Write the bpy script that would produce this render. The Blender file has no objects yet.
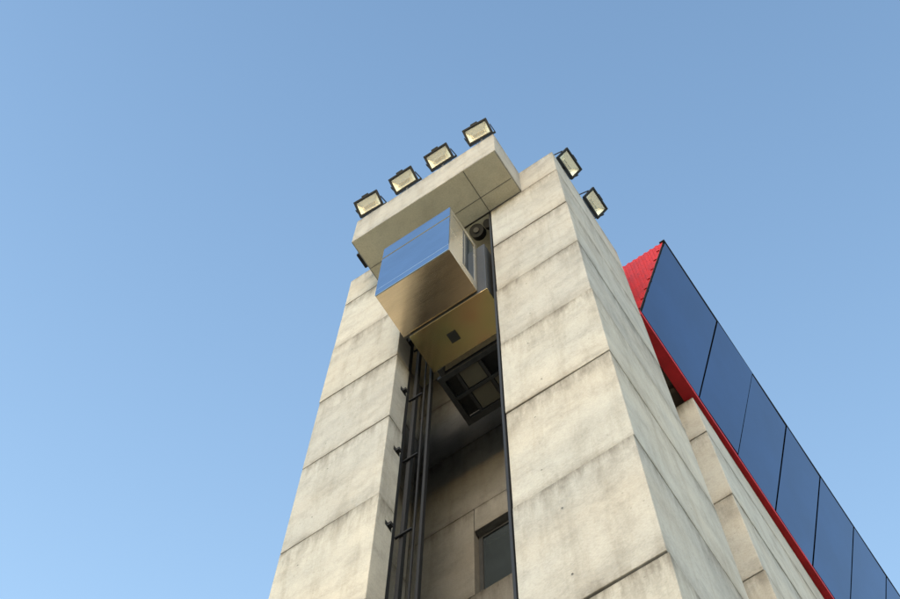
import bpy, bmesh, math, random
from mathutils import Matrix, Vector
random.seed(4)
sc=bpy.context.scene
# ------------------------------------------------------------------ helpers
def mat(name):
    m=bpy.data.materials.new(name); m.use_nodes=True
    nt=m.node_tree; return m,nt,nt.nodes["Principled BSDF"]
def N(nt,t,**k):
    n=nt.nodes.new(t)
    for a,b in k.items(): setattr(n,a,b)
    return n
def noise(nt,vec,scale,detail=4,rough=.6,sc3=None):
    if sc3:
        mp=N(nt,"ShaderNodeMapping"); mp.inputs["Scale"].default_value=sc3
        nt.links.new(vec,mp.inputs[0]); vec=mp.outputs[0]
    n=N(nt,"ShaderNodeTexNoise"); n.inputs["Scale"].default_value=scale
    n.inputs["Detail"].default_value=detail; n.inputs["Roughness"].default_value=rough
    nt.links.new(vec,n.inputs["Vector"]); return n.outputs["Fac"]
def ramp(nt,fac,stops):
    r=N(nt,"ShaderNodeValToRGB"); e=r.color_ramp.elements
    while len(e)<len(stops): e.new(.5)
    for i,(p,c) in enumerate(stops):
        e[i].position=p; e[i].color=(*c,1) if len(c)==3 else c
    nt.links.new(fac,r.inputs[0]); return r.outputs[0]
def g(v): return (v,v,v)
def mul(nt,a,b,fac=1.0,mode='MULTIPLY'):
    x=N(nt,"ShaderNodeMix",data_type='RGBA',blend_type=mode)
    if isinstance(fac,(int,float)): x.inputs[0].default_value=fac
    else: nt.links.new(fac,x.inputs[0])
    for i,v in ((6,a),(7,b)):
        if isinstance(v,tuple): x.inputs[i].default_value=(*v,1)
        else: nt.links.new(v,x.inputs[i])
    return x.outputs[2]

def concrete(name,base,soft=1.0):
    m,nt,b=mat(name); tc=N(nt,"ShaderNodeTexCoord").outputs["Object"]
    c=ramp(nt,noise(nt,tc,.8,6,.6),[(.28,tuple(v*.85 for v in base)),(.5,base),(.72,tuple(min(1,v*1.11) for v in base))])
    c=mul(nt,c,ramp(nt,noise(nt,tc,.45,3,.5),[(.35,(1.03,1.0,.965)),(.65,(.975,1.0,1.03))]))
    c=mul(nt,c,ramp(nt,noise(nt,tc,2.4,8,.7),[(.32,g(.80)),(.52,g(1)),(.75,g(1.06))]),soft)
    c=mul(nt,c,ramp(nt,noise(nt,tc,1,6,.7,(4.5,4.5,.4)),[(.33,(.76,.74,.71)),(.50,g(1)),(.8,g(1.04))]),.65*soft)
    c=mul(nt,c,ramp(nt,noise(nt,tc,42,3,.7),[(.3,g(.86)),(.6,g(1.06))]),.85)
    # dark scuffs and blow holes
    c=mul(nt,c,ramp(nt,noise(nt,tc,2.4,8,.8,(1,1,1.6)),[(.27,g(.45)),(.345,g(1))]),.75*soft)
    vo=N(nt,"ShaderNodeTexVoronoi"); vo.inputs["Scale"].default_value=5.5; nt.links.new(tc,vo.inputs["Vector"])
    c=mul(nt,c,ramp(nt,vo.outputs["Distance"],[(.045,g(.5)),(.075,g(1))]),.55*soft)
    at=N(nt,"ShaderNodeAttribute",attribute_name="pour"); sp=N(nt,"ShaderNodeSeparateColor"); nt.links.new(at.outputs["Color"],sp.inputs[0])
    c=mul(nt,c,ramp(nt,sp.outputs[0],[(0,(.88,.88,.89)),(1,(1.06,1.055,1.04))]))
    def edge(ch,power,lo,hi,col,s3):
        pw=N(nt,"ShaderNodeMath",operation='POWER'); nt.links.new(ch,pw.inputs[0]); pw.inputs[1].default_value=power
        ml=N(nt,"ShaderNodeMath",operation='MULTIPLY'); nt.links.new(pw.outputs[0],ml.inputs[0])
        nt.links.new(ramp(nt,noise(nt,tc,1,6,.75,s3),[(lo,g(0)),(hi,g(1))]),ml.inputs[1])
        return mul(nt,c,col,ml.outputs[0])
    if soft>=1:
        c=edge(sp.outputs[1],5,.42,.62,(.50,.475,.45),(6,6,.7))
        c=edge(sp.outputs[1],22,.30,.55,(.62,.60,.57),(2,2,3))
        inv=N(nt,"ShaderNodeMath",operation='SUBTRACT'); inv.inputs[0].default_value=1; nt.links.new(sp.outputs[1],inv.inputs[1])
        c=edge(inv.outputs[0],16,.38,.60,(.60,.57,.54),(2,2,3))
    nt.links.new(c,b.inputs["Base Color"]); b.inputs["Roughness"].default_value=.9
    b.inputs["Specular IOR Level"].default_value=.2
    bp=N(nt,"ShaderNodeBump"); bp.inputs["Strength"].default_value=.25; bp.inputs["Distance"].default_value=.012
    ad=N(nt,"ShaderNodeMath",operation='ADD'); nt.links.new(noise(nt,tc,2.2,3),ad.inputs[0]); nt.links.new(noise(nt,tc,26,5,.7),ad.inputs[1])
    nt.links.new(ad.outputs[0],bp.inputs["Height"]); nt.links.new(bp.outputs[0],b.inputs["Normal"])
    return m
def simple(name,col,rough=.5,metal=0.,var=.12,scale=5,bump=.0,sc3=None,spec=.5):
    m,nt,b=mat(name); tc=N(nt,"ShaderNodeTexCoord").outputs["Object"]
    f=noise(nt,tc,scale,5,.65,sc3)
    c=ramp(nt,f,[(.3,tuple(v*(1-var) for v in col)),(.7,tuple(min(1,v*(1+var)) for v in col))])
    nt.links.new(c,b.inputs["Base Color"])
    r=N(nt,"ShaderNodeMapRange"); r.inputs[3].default_value=max(0,rough*.75); r.inputs[4].default_value=min(1,rough*1.3)
    nt.links.new(f,r.inputs[0]); nt.links.new(r.outputs[0],b.inputs["Roughness"])
    b.inputs["Metallic"].default_value=metal; b.inputs["Specular IOR Level"].default_value=spec
    if bump:
        bp=N(nt,"ShaderNodeBump"); bp.inputs["Strength"].default_value=bump; bp.inputs["Distance"].default_value=.01
        nt.links.new(f,bp.inputs["Height"]); nt.links.new(bp.outputs[0],b.inputs["Normal"])
    return m

CON=concrete("weathered_concrete",(.385,.366,.342))
CONB=concrete("shaft_shade_concrete",(.19,.18,.168))  # darker copy of the concrete; the shaft's shade is put into its colour
CONS=concrete("soffit_bounce_concrete",(.60,.535,.40),.6)  # lighter cream copy of the concrete; ground-bounced light put into its colour
CORE=simple("dark_joint_concrete",(.09,.083,.075),.95)  # dark concrete behind open joints and for the joint strips
HOLE=simple("dark_hole",(.03,.028,.025),.9)
STEEL=simple("dark_galvanised_steel",(.05,.05,.052),.5,.5,.25,8)
BLACK=simple("black_housing_paint",(.010,.010,.012),.6,0,.2,9,spec=.25)
MIRROR=simple("polished_stainless",(.37,.47,.60),.07,1,.12,1.2,.10)
BRUSH=simple("gold_reflection_stainless",(.72,.58,.40),.12,1,.10,2,.07,(1,5,1))  # golden reflection of the ground is tinted into this stainless base colour
RED=simple("red_painted_steel",(.36,.012,.016),.6,0,.22,3,spec=.2)
BROWN=simple("brown_soffit_board",(.10,.07,.05),.8,0,.2,4)
GLASS=simple("blue_mirror_glass",(.040,.082,.168),.05,1,.16,.6,.02)
CABG=simple("car_dark_glass",(.04,.05,.06),.05,0,.1,2,spec=.8)
FRAMEJ=simple("glazing_joint_black",(.010,.011,.014),.6)
CREAM=simple("car_cream_panel",(.46,.40,.30),.25,.6,.10,3)
REFL=simple("floodlight_reflector",(.88,.82,.66),.35,.5,.08,20,.15)
m,nt,b=mat("painted_reflection_plate"); tc=N(nt,"ShaderNodeTexCoord").outputs["Object"]
nt.links.new(ramp(nt,noise(nt,tc,1.3,2,.4,(1,.8,1)),[(.33,(.66,.36,.20)),(.45,(.66,.50,.25)),(.55,(.62,.53,.25)),(.68,(.46,.48,.24))]),b.inputs["Base Color"])  # gold, rust and green ramp paints reflected colours into the plate
b.inputs["Metallic"].default_value=.95; b.inputs["Roughness"].default_value=.16; PAINTREFL=m
m,nt,b=mat("lamp_glass"); b.inputs["Base Color"].default_value=(1,1,1,1); b.inputs["Roughness"].default_value=.02
b.inputs["Alpha"].default_value=.2; LGL=m

def empty(name,loc=(0,0,0)):
    e=bpy.data.objects.new(name,None); e.location=loc; sc.collection.objects.link(e); return e
def obj(name,verts,faces,mats,parent=None,idx=None,cols=None,bevel=0,smooth=False):
    me=bpy.data.meshes.new(name); me.from_pydata(verts,[],faces)
    for mm in (mats if isinstance(mats,(list,tuple)) else [mats]): me.materials.append(mm)
    if idx:
        for p,i in zip(me.polygons,idx): p.material_index=i
    if cols:
        a=me.color_attributes.new("pour",'FLOAT_COLOR','POINT')
        for i,c in enumerate(cols): a.data[i].color=(*c,1)
    me.update(); o=bpy.data.objects.new(name,me); sc.collection.objects.link(o)
    if parent: o.parent=parent
    if bevel:
        bm=o.modifiers.new("bevel",'BEVEL'); bm.width=bevel; bm.segments=2; bm.limit_method='ANGLE'
    return o
QF=[(0,3,2,1),(4,5,6,7),(0,1,5,4),(1,2,6,5),(2,3,7,6),(3,0,4,7)]
def boxes(name,lst,mats,parent=None,jit=0,bevel=0):
    V=[];F=[];I=[];Cc=[]
    for L in lst:
        x0,x1,y0,y1,z0,z1=L[:6]; mi=L[6] if len(L)>6 else 0; o=len(V); t=random.random()
        j=lambda: random.uniform(-jit,jit)
        dx,dy=j(),j()
        for z,d in ((z0,0),(z1,1)):
            for x,y in((x0,y0),(x1,y0),(x1,y1),(x0,y1)):
                V.append((x+dx+j()*.6,y+dy+j()*.6,z+j()*1.1)); Cc.append((t,float(d),0))
        F+=[tuple(o+i for i in f) for f in QF]; I+=[mi]*6
    return obj(name,V,F,mats,parent,I,Cc,bevel)
def cyl(name,p0,p1,r,mats,parent=None,n=20,r2=None):
    p0=Vector(p0);p1=Vector(p1);d=(p1-p0).normalized();a=d.orthogonal().normalized();b2=d.cross(a); r2=r if r2 is None else r2
    V=[];F=[]
    for p,rr in((p0,r),(p1,r2)):
        for i in range(n):
            t=2*math.pi*i/n; V.append(p+rr*(math.cos(t)*a+math.sin(t)*b2))
    for i in range(n): F.append((i,(i+1)%n,n+(i+1)%n,n+i))
    F.append(tuple(range(n))[::-1]); F.append(tuple(range(n,2*n)))
    return obj(name,V,F,mats,parent)

# ------------------------------------------------------------------ tower
tower=empty("concrete_lift_tower")
ZJ=[0,2.95,5.65,8.35,11.05,13.75,16.43,19.17,21.85,24.53,27.22,29.92,31.61]
gp=.012
def lifts(name,x0,x1,y0,y1,zs=ZJ,m=CON):
    boxes(name,[(x0,x1,y0,y1,a+gp,b-gp) for a,b in zip(zs[:-1],zs[1:])],m,tower,.008,.009)
    boxes(name+"_core",[(x0+.028,x1-.028,y0+.028,y1-.028,zs[0],zs[-1]-.05)],CORE,tower)
lifts("left_pier",-5.88,-4.55,0,.30)
lifts("right_pier",-2.88,-1.55,0,2.2)
lifts("side_wall",-5.88,-5.62,.31,1.99)
ZB=[0,1.3,4.0,6.7,9.4,12.1,14.8,17.5,20.2,22.9,25.6,28.3,31.55]
bl=[]
for a,b2 in zip(ZB[:-1],ZB[1:]):
    if abs(a-20.2)<.01:
        bl+=[(-5.88,-4.58,2.0,2.2,a+gp,b2-gp),(-3.86,-2.89,2.0,2.2,a+gp,b2-gp),(-4.57,-3.87,2.0,2.2,22.12,b2-gp)]
    else: bl.append((-5.88,-2.89,2.0,2.2,a+gp,b2-gp))
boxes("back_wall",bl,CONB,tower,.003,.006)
boxes("back_wall_joint",[(-5.86,-2.9,2.03,2.17,z-.02,z+.02) for z in ZB[1:-1]],CORE,tower)
boxes("shaft_window_frame",[(-4.57,-4.51,2.10,2.16,20.22,22.11),(-3.93,-3.88,2.10,2.16,20.22,22.11),(-4.51,-3.93,2.10,2.16,22.05,22.11),(-4.51,-3.93,2.10,2.16,20.22,20.28)],STEEL,tower)
boxes("shaft_window_glass",[(-4.51,-3.93,2.12,2.135,20.28,22.05)],CABG,tower)
boxes("shaft_roof_slab",[(-4.54,-2.89,.02,1.99,29.96,31.55),(-5.60,-4.55,.32,1.99,29.96,31.55)],CONS,tower)
boxes("head_beam",[(-5.17,-2.25,-.86,-.012,29.94,31.61)],[CON],tower,.006,.014)
boxes("head_beam_soffit_skin",[(-5.15,-2.27,-.845,-.02,29.928,29.933)],CONS,tower)
boxes("soffit_panel_joint",[(-2.90,-2.89,-.84,-.02,29.920,29.924),(-5.14,-2.28,-.30,-.292,29.920,29.924)],CORE,tower)
V=[];F=[]
def disc(c,n,r=.011):
    c=Vector(c);n=Vector(n);a=n.orthogonal().normalized();b2=n.cross(a);o=len(V)
    for i in range(10):
        t=2*math.pi*i/10; V.append(c+r*(math.cos(t)*a+math.sin(t)*b2))
    F.append(tuple(range(o,o+10)))
for a,b2 in zip(ZJ[:-1],ZJ[1:]):
    for zz in (a+.45,b2-.75):
        for x in (-5.45,-2.45): disc((x+random.uniform(-.1,.1),-.016,zz+random.uniform(-.1,.1)),(0,-1,0))
        disc((-1.533,1.1,zz),(1,0,0))
obj("tie_holes",V,F,HOLE,tower)
boxes("shaft_edge_strip",[(-2.920,-2.892,-.012,.05,0,29.9)],BLACK,tower)
boxes("guide_rail",[(-4.515,-4.465,.40,.42,0,29.9),(-4.495,-4.48,.42,.48,0,29.9),(-4.37,-4.335,.55,.57,0,29.9),(-4.358,-4.348,.57,.62,0,29.9),
   (-3.04,-3.00,.56,.58,0,29.9),(-4.62,-4.55,.31,.36,0,29.9),(-4.42,-4.40,.50,.52,0,29.9)],BLACK,tower)
bk=[]
z=2.1
while z<29:
    bk+=[(-4.548,-4.49,.20,.25,z,z+.08),(-4.56,-4.34,.37,.395,z+.02,z+.05),(-4.545,-4.538,.16,.28,z-.02,z+.10)]; z+=2.36
boxes("rail_bracket",bk,BLACK,tower)
cyl("deflector_sheave",(-3.24,.10,29.72),(-3.24,.20,29.82),.13,BLACK,tower,24)
cyl("sheave_hub",(-3.24,.085,29.705),(-3.24,.10,29.72),.05,STEEL,tower,16)
cyl("deflector_sheave_small",(-3.02,.10,29.74),(-3.02,.18,29.84),.08,BLACK,tower,20)

# ------------------------------------------------------------------ elevator car
car=empty("elevator_car")
cx0,cx1,cy0,cy1,cz0,cz1=-4.37,-3.13,-.84,-.105,24.71,27.58
boxes("cab_core",[(cx0+.02,cx1-.02,cy0+.02,cy1-.01,cz0+.02,cz1-.02)],STEEL,car)
boxes("front_panel",[(cx0,cx1,cy0,cy0+.018,cz0,24.98),(cx0,cx1,cy0,cy0+.018,24.99,26.92),(cx0,cx1,cy0,cy0+.018,26.932,cz1)],MIRROR,car,.0026,.004)
boxes("front_trim",[(cx0-.004,cx1+.004,cy0-.008,cy0-.001,26.905,26.93)],BRUSH,car)
boxes("floor_pan",[(cx0,cx1,cy0+.02,cy1,cz0,cz0+.018)],BRUSH,car,.0015,.003)
boxes("side_frame",[(cx1-.018,cx1,cy0+.02,cy0+.10,cz0+.02,cz1),(cx1-.018,cx1,cy1-.06,cy1,cz0+.02,cz1),
  (cx1-.018,cx1,cy0+.10,cy1-.06,cz0+.02,25.1),(cx1-.018,cx1,cy0+.10,cy1-.06,27.35,cz1)],CREAM,car,0,.003)
boxes("side_window",[(cx1-.017,cx1-.010,cy0+.10,-.46,25.1,27.35)],CREAM,car)
boxes("side_window_glass",[(cx1-.017,cx1-.010,-.44,cy1-.06,25.1,27.35)],CABG,car)
boxes("side_mullion",[(cx1-.017,cx1-.002,-.46,-.44,25.1,27.35)],STEEL,car)
boxes("side_frame_far",[(cx0,cx0+.018,cy0+.02,cy1,cz0+.02,cz1)],CREAM,car,0,.003)
boxes("roof_plate",[(cx0,cx1,cy0+.02,cy1,cz1-.018,cz1+.002)],BRUSH,car)
boxes("rear_cab",[(-4.27,-2.99,-.095,.52,24.60,27.40)],[STEEL],car,0,.008)
boxes("rear_floor_plate",[(-4.28,-2.98,-.10,.525,24.58,24.596)],PAINTREFL,car,.002,.003)
boxes("floor_hatch",[(-3.82,-3.68,.16,.31,24.562,24.574)],HOLE,car)
boxes("sling_frame",[(-4.29,-2.95,.63,.71,24.52,24.63),(-4.29,-2.95,1.36,1.45,24.52,24.63),(-4.29,-4.21,.71,1.36,24.52,24.63),(-3.03,-2.95,.71,1.36,24.52,24.63),
    (-4.04,-3.99,.71,1.36,24.55,24.61),(-3.66,-3.61,.71,1.36,24.55,24.61),(-3.30,-3.25,.71,1.36,24.55,24.61),(-4.21,-3.03,1.00,1.05,24.53,24.62)],STEEL,car,0,.004)
boxes("sling_plate",[(-3.98,-3.67,1.06,1.35,24.57,24.59),(-3.60,-3.31,1.06,1.35,24.57,24.59),(-3.98,-3.67,.72,.99,24.57,24.59)],simple("sling_plate_grey",(.15,.135,.10),.5,.3),car)
boxes("sling_arm",[(-4.22,-4.15,.525,.63,24.54,24.61),(-3.15,-3.08,.525,.63,24.54,24.61),(-4.27,-2.99,.66,1.4,24.80,24.83),(-4.27,-4.22,.66,.72,24.63,29.9)],STEEL,car)

# ------------------------------------------------------------------ floodlights
def floodlight(loc,rotz,tilt,w=.50,hh=.36):
    e=empty("floodlight",loc)
    fw,fh=w/2,hh/2; t=.042
    boxes("bezel",[(-fw,fw,-fh,-fh+t,-.03,.02),(-fw,fw,fh-t,fh,-.03,.02),(-fw,-fw+t,-fh+t,fh-t,-.03,.02),(fw-t,fw,-fh+t,fh-t,-.03,.02)],BLACK,e,0,.006)
    bw,bh=fw*.62,fh*.6
    V=[(-fw+.01,-fh+.01,.02),(fw-.01,-fh+.01,.02),(fw-.01,fh-.01,.02),(-fw+.01,fh-.01,.02),(-bw,-bh,.15),(bw,-bh,.15),(bw,bh,.15),(-bw,bh,.15)]
    obj("housing",V,[(4,5,6,7),(0,1,5,4),(1,2,6,5),(2,3,7,6),(3,0,4,7)],BLACK,e,bevel=.006)
    iw,ih=fw-t,fh-t; jw,jh=iw*.6,ih*.5
    V=[(-iw,-ih,.0),(iw,-ih,.0),(iw,ih,.0),(-iw,ih,.0),(-jw,-jh,.06),(jw,-jh,.06),(jw,jh,.06),(-jw,jh,.06)]
    obj("reflector",V,[(4,7,6,5),(0,4,5,1),(1,5,6,2),(2,6,7,3),(3,7,4,0)],REFL,e)
    cyl("lamp_tube",(-jw*.9,0,.035),(jw*.9,0,.035),.016,CREAM,e,12)
    obj("glass",[(-iw,-ih,-.012),(iw,-ih,-.012),(iw,ih,-.012),(-iw,ih,-.012)],[(0,3,2,1)],LGL,e)
    boxes("cooling_fin",[(-bw*.9+i*bw*.3,-bw*.9+i*bw*.3+.012,-bh*.9,bh*.9,.15,.185) for i in range(7)],BLACK,e)
    boxes("junction_box",[(-.07,.07,-fh-.05,-fh-.001,.0,.07)],BLACK,e,0,.006)
    boxes("yoke",[(-fw-.022,-fw-.008,-.02,.02,-.02,.26),(fw+.008,fw+.022,-.02,.02,-.02,.26),(-fw-.022,fw+.022,-.02,.02,.26,.274)],BLACK,e)
    e.rotation_euler=(Matrix.Rotation(rotz,4,'Z')@Matrix.Rotation(tilt,4,'X')).to_euler()
    return e
T=math.radians
for x,y,z in((-4.87,-.96,31.98),(-4.11,-.96,32.08),(-3.34,-.96,32.10),(-2.50,-.96,32.10)):
    floodlight((x,y,z),T(random.uniform(-4,4)),-T(42+random.uniform(-5,4)))
for y,z in((.40,31.92),(1.30,32.05)):
    floodlight((-1.42,y,z),T(90+random.uniform(-4,4)),-T(50))
st=[(x-.02,x+.02,-.84,-.80,31.60,31.95) for x in(-4.87,-4.11,-3.34,-2.50)]+[(-1.62,-1.58,y-.02,y+.02,31.60,31.95) for y in(.40,1.30)]
boxes("floodlight_post",st,STEEL,tower)
cu=bpy.data.curves.new("floodlight_cable",'CURVE'); cu.dimensions='3D'; cu.bevel_depth=.010
for x0,x1 in((-4.87,-4.11),(-4.11,-3.34),(-3.34,-2.50)):
    s=cu.splines.new('NURBS'); s.points.add(4)
    for p,(f,zz) in zip(s.points,((0,31.80),(.1,31.66),(.5,31.63),(.9,31.66),(1,31.80))): p.co=(x0+(x1-x0)*f,-.80,zz,1)
    s.use_endpoint_u=True; s.order_u=3
co=bpy.data.objects.new("floodlight_cable",cu); sc.collection.objects.link(co); co.parent=tower; cu.materials.append(BLACK)

cam_s=empty("security_camera",(-5.34,-.30,31.0))
boxes("camera_body",[(-.07,.06,-.16,.13,-.06,.06)],BLACK,cam_s,0,.012)
cyl("camera_lens",(0,-.185,-.0),(0,-.16,0),.04,MIRROR,cam_s,16)
boxes("wall_bracket",[(.06,.165,-.015,.015,-.015,.015),(.15,.168,-.05,.05,-.06,.06)],RED,cam_s)

# ------------------------------------------------------------------ building behind with glazed crown
bd=empty("glazed_building")
boxes("stair_core",[(-5.5,-1.68,4.37,20,a+gp,b2-gp) for a,b2 in zip(ZJ[:-2],ZJ[1:-1]) if b2<29]+[(-5.5,-1.68,4.37,20,27.23,28.94)],CON,bd,.006,.012)
boxes("stair_core_inner",[(-5.4,-1.72,4.41,19.9,0,28.9)],CORE,bd)
y0,y1=2.7,17.0
bx=lambda y:-1.66+.014*(y-2.7)
tx=lambda y:-.765+.014*(y-2.7)
zb,zt=29.25,32.44
V=[(-5.5,y0,zb),(bx(y0)-.02,y0,zb),(tx(y0)-.02,y0,zt),(-5.5,y0,zt),(-5.5,y1,zb),(bx(y1)-.02,y1,zb),(tx(y1)-.02,y1,zt),(-5.5,y1,zt)]
obj("crown_body",V,[(0,1,2,3),(7,6,5,4),(0,4,5,1),(1,5,6,2),(2,6,7,3),(3,7,4,0)],[RED,BROWN,FRAMEJ],bd,[0,0,1,2,0,0])
ys=[2.71,4.55,5.80,7.05,8.30,9.55,10.80,12.05,13.30,14.55,15.80,16.98]
V=[];F=[]
for a,b2 in zip(ys[:-1],ys[1:]):
    a+=.016;b2-=.016;o=len(V); wob=random.uniform(-.012,.012); wo2=random.uniform(-.006,.006)
    for off in(0,.02):
        for y,s2,dd in((a,0,0),(b2,0,wob),(b2,1,wo2+wob),(a,1,wo2)):
            k=.012 if s2==0 else .988
            x=bx(y)+(tx(y)-bx(y))*k; z=zb+(zt-zb)*k
            V.append((x+.002+off+dd,y,z))
    F+=[tuple(o+i for i in f) for f in QF]
obj("glass_panels",V,F,GLASS,bd)
V=[];F=[]
def prism(x0a,x1a,z0,z1,fn,ya=y0-.03,yb=y1):
    o=len(V)
    for y in(ya,yb):
        for x,z in((x0a,z0),(x1a,z0),(x1a,z1),(x0a,z1)): V.append((fn(y)+x,y,z))
    F.extend(tuple(o+i for i in f) for f in [(0,1,2,3),(7,6,5,4),(0,4,5,1),(1,5,6,2),(2,6,7,3),(3,7,4,0)])
prism(-.20,.025,zb-.26,zb-.004,bx)
obj("red_edge_beam",V,F,RED,bd,bevel=.006)
V=[];F=[]; prism(-.08,.03,zt+.003,zt+.03,tx); obj("top_trim",V,F,FRAMEJ,bd)
rb=[];x=-5.4
while x<-.9:
    z0=zb+.02 if x<-1.72 else zb+.05+(x+.06+1.65)*(zt-zb)/.875
    if z0<zt-.15: rb.append((x,x+.055,y0-.018,y0-.001,max(zb+.02,z0),zt-.02))
    x+=.12
boxes("gable_ribs",rb,RED,bd)
boxes("soffit_joist",[(-5.4,-1.87,y,y+.08,zb-.14,zb-.003) for y in (2.75,3.2,3.65,4.1)],BROWN,bd)

# ------------------------------------------------------------------ ground
m,nt,b=mat("paved_ground"); tc=N(nt,"ShaderNodeTexCoord").outputs["Object"]
c=ramp(nt,noise(nt,tc,.08,8,.6),[(.3,(.40,.33,.23)),(.7,(.52,.44,.32))])
nt.links.new(mul(nt,c,ramp(nt,noise(nt,tc,6,6,.7),[(.3,g(.8)),(.7,g(1.1))])),b.inputs["Base Color"]); b.inputs["Roughness"].default_value=.9
obj("ground",[(-3000,-3000,0),(3000,-3000,0),(3000,3000,0),(-3000,3000,0)],[(0,1,2,3)],m)

# ------------------------------------------------------------------ light
el,az=T(26),T(164)   # azimuth clockwise from +Y
W=bpy.data.worlds.new("World"); sc.world=W; W.use_nodes=True
nt=W.node_tree; s=nt.nodes.new("ShaderNodeTexSky"); s.sky_type='NISHITA'; s.sun_disc=False
s.sun_elevation=el; s.sun_rotation=az; s.air_density=1.4; s.dust_density=1.2; s.ozone_density=2.0
bg=nt.nodes["Background"]; bg.inputs[1].default_value=.31
tcw=N(nt,"ShaderNodeTexCoord"); dt=N(nt,"ShaderNodeVectorMath",operation='DOT_PRODUCT'); nt.links.new(tcw.outputs["Generated"],dt.inputs[0]); dt.inputs[1].default_value=(-.30,.40,-1)
mr=N(nt,"ShaderNodeMapRange"); mr.inputs[1].default_value=-1.0; mr.inputs[2].default_value=-.62; nt.links.new(dt.outputs["Value"],mr.inputs[0])
hz=ramp(nt,mr.outputs[0],[(0,(.89,.98,.99)),(1,(1.02,.985,.86))])
k=N(nt,"ShaderNodeMapRange"); k.inputs[3].default_value=.84; k.inputs[4].default_value=1.80; nt.links.new(mr.outputs[0],k.inputs[0])
x=mul(nt,s.outputs[0],hz)
vm=N(nt,"ShaderNodeVectorMath",operation='SCALE'); nt.links.new(x,vm.inputs[0]); nt.links.new(k.outputs[0],vm.inputs["Scale"])
nt.links.new(vm.outputs[0],bg.inputs[0])
L=bpy.data.lights.new("sun",'SUN'); L.energy=.75; L.angle=T(14); L.color=(1,.90,.79)
lo=bpy.data.objects.new("sun",L); sc.collection.objects.link(lo)
d=Vector((math.sin(az)*math.cos(el),math.cos(az)*math.cos(el),math.sin(el)))
lo.rotation_euler=d.to_track_quat('Z','Y').to_euler()
sc.view_settings.view_transform='Standard'; sc.view_settings.look='None'; sc.view_settings.exposure=0

# ------------------------------------------------------------------ camera
h,e,r=T(35.2),T(75.21),T(1.89)
w=Vector((-math.sin(h)*math.cos(e),math.cos(h)*math.cos(e),math.sin(e)))
rt=Vector((math.cos(h),math.sin(h),0)); up=rt.cross(w)
R=math.cos(r)*rt+math.sin(r)*up; U=R.cross(w)
cam=bpy.data.cameras.new("camera"); co=bpy.data.objects.new("camera",cam); sc.collection.objects.link(co)
co.matrix_world=Matrix(((R[0],U[0],-w[0],0),(R[1],U[1],-w[1],-5.2),(R[2],U[2],-w[2],1.6),(0,0,0,1)))
cam.sensor_width=36; cam.lens=68; cam.clip_end=10000; sc.camera=co
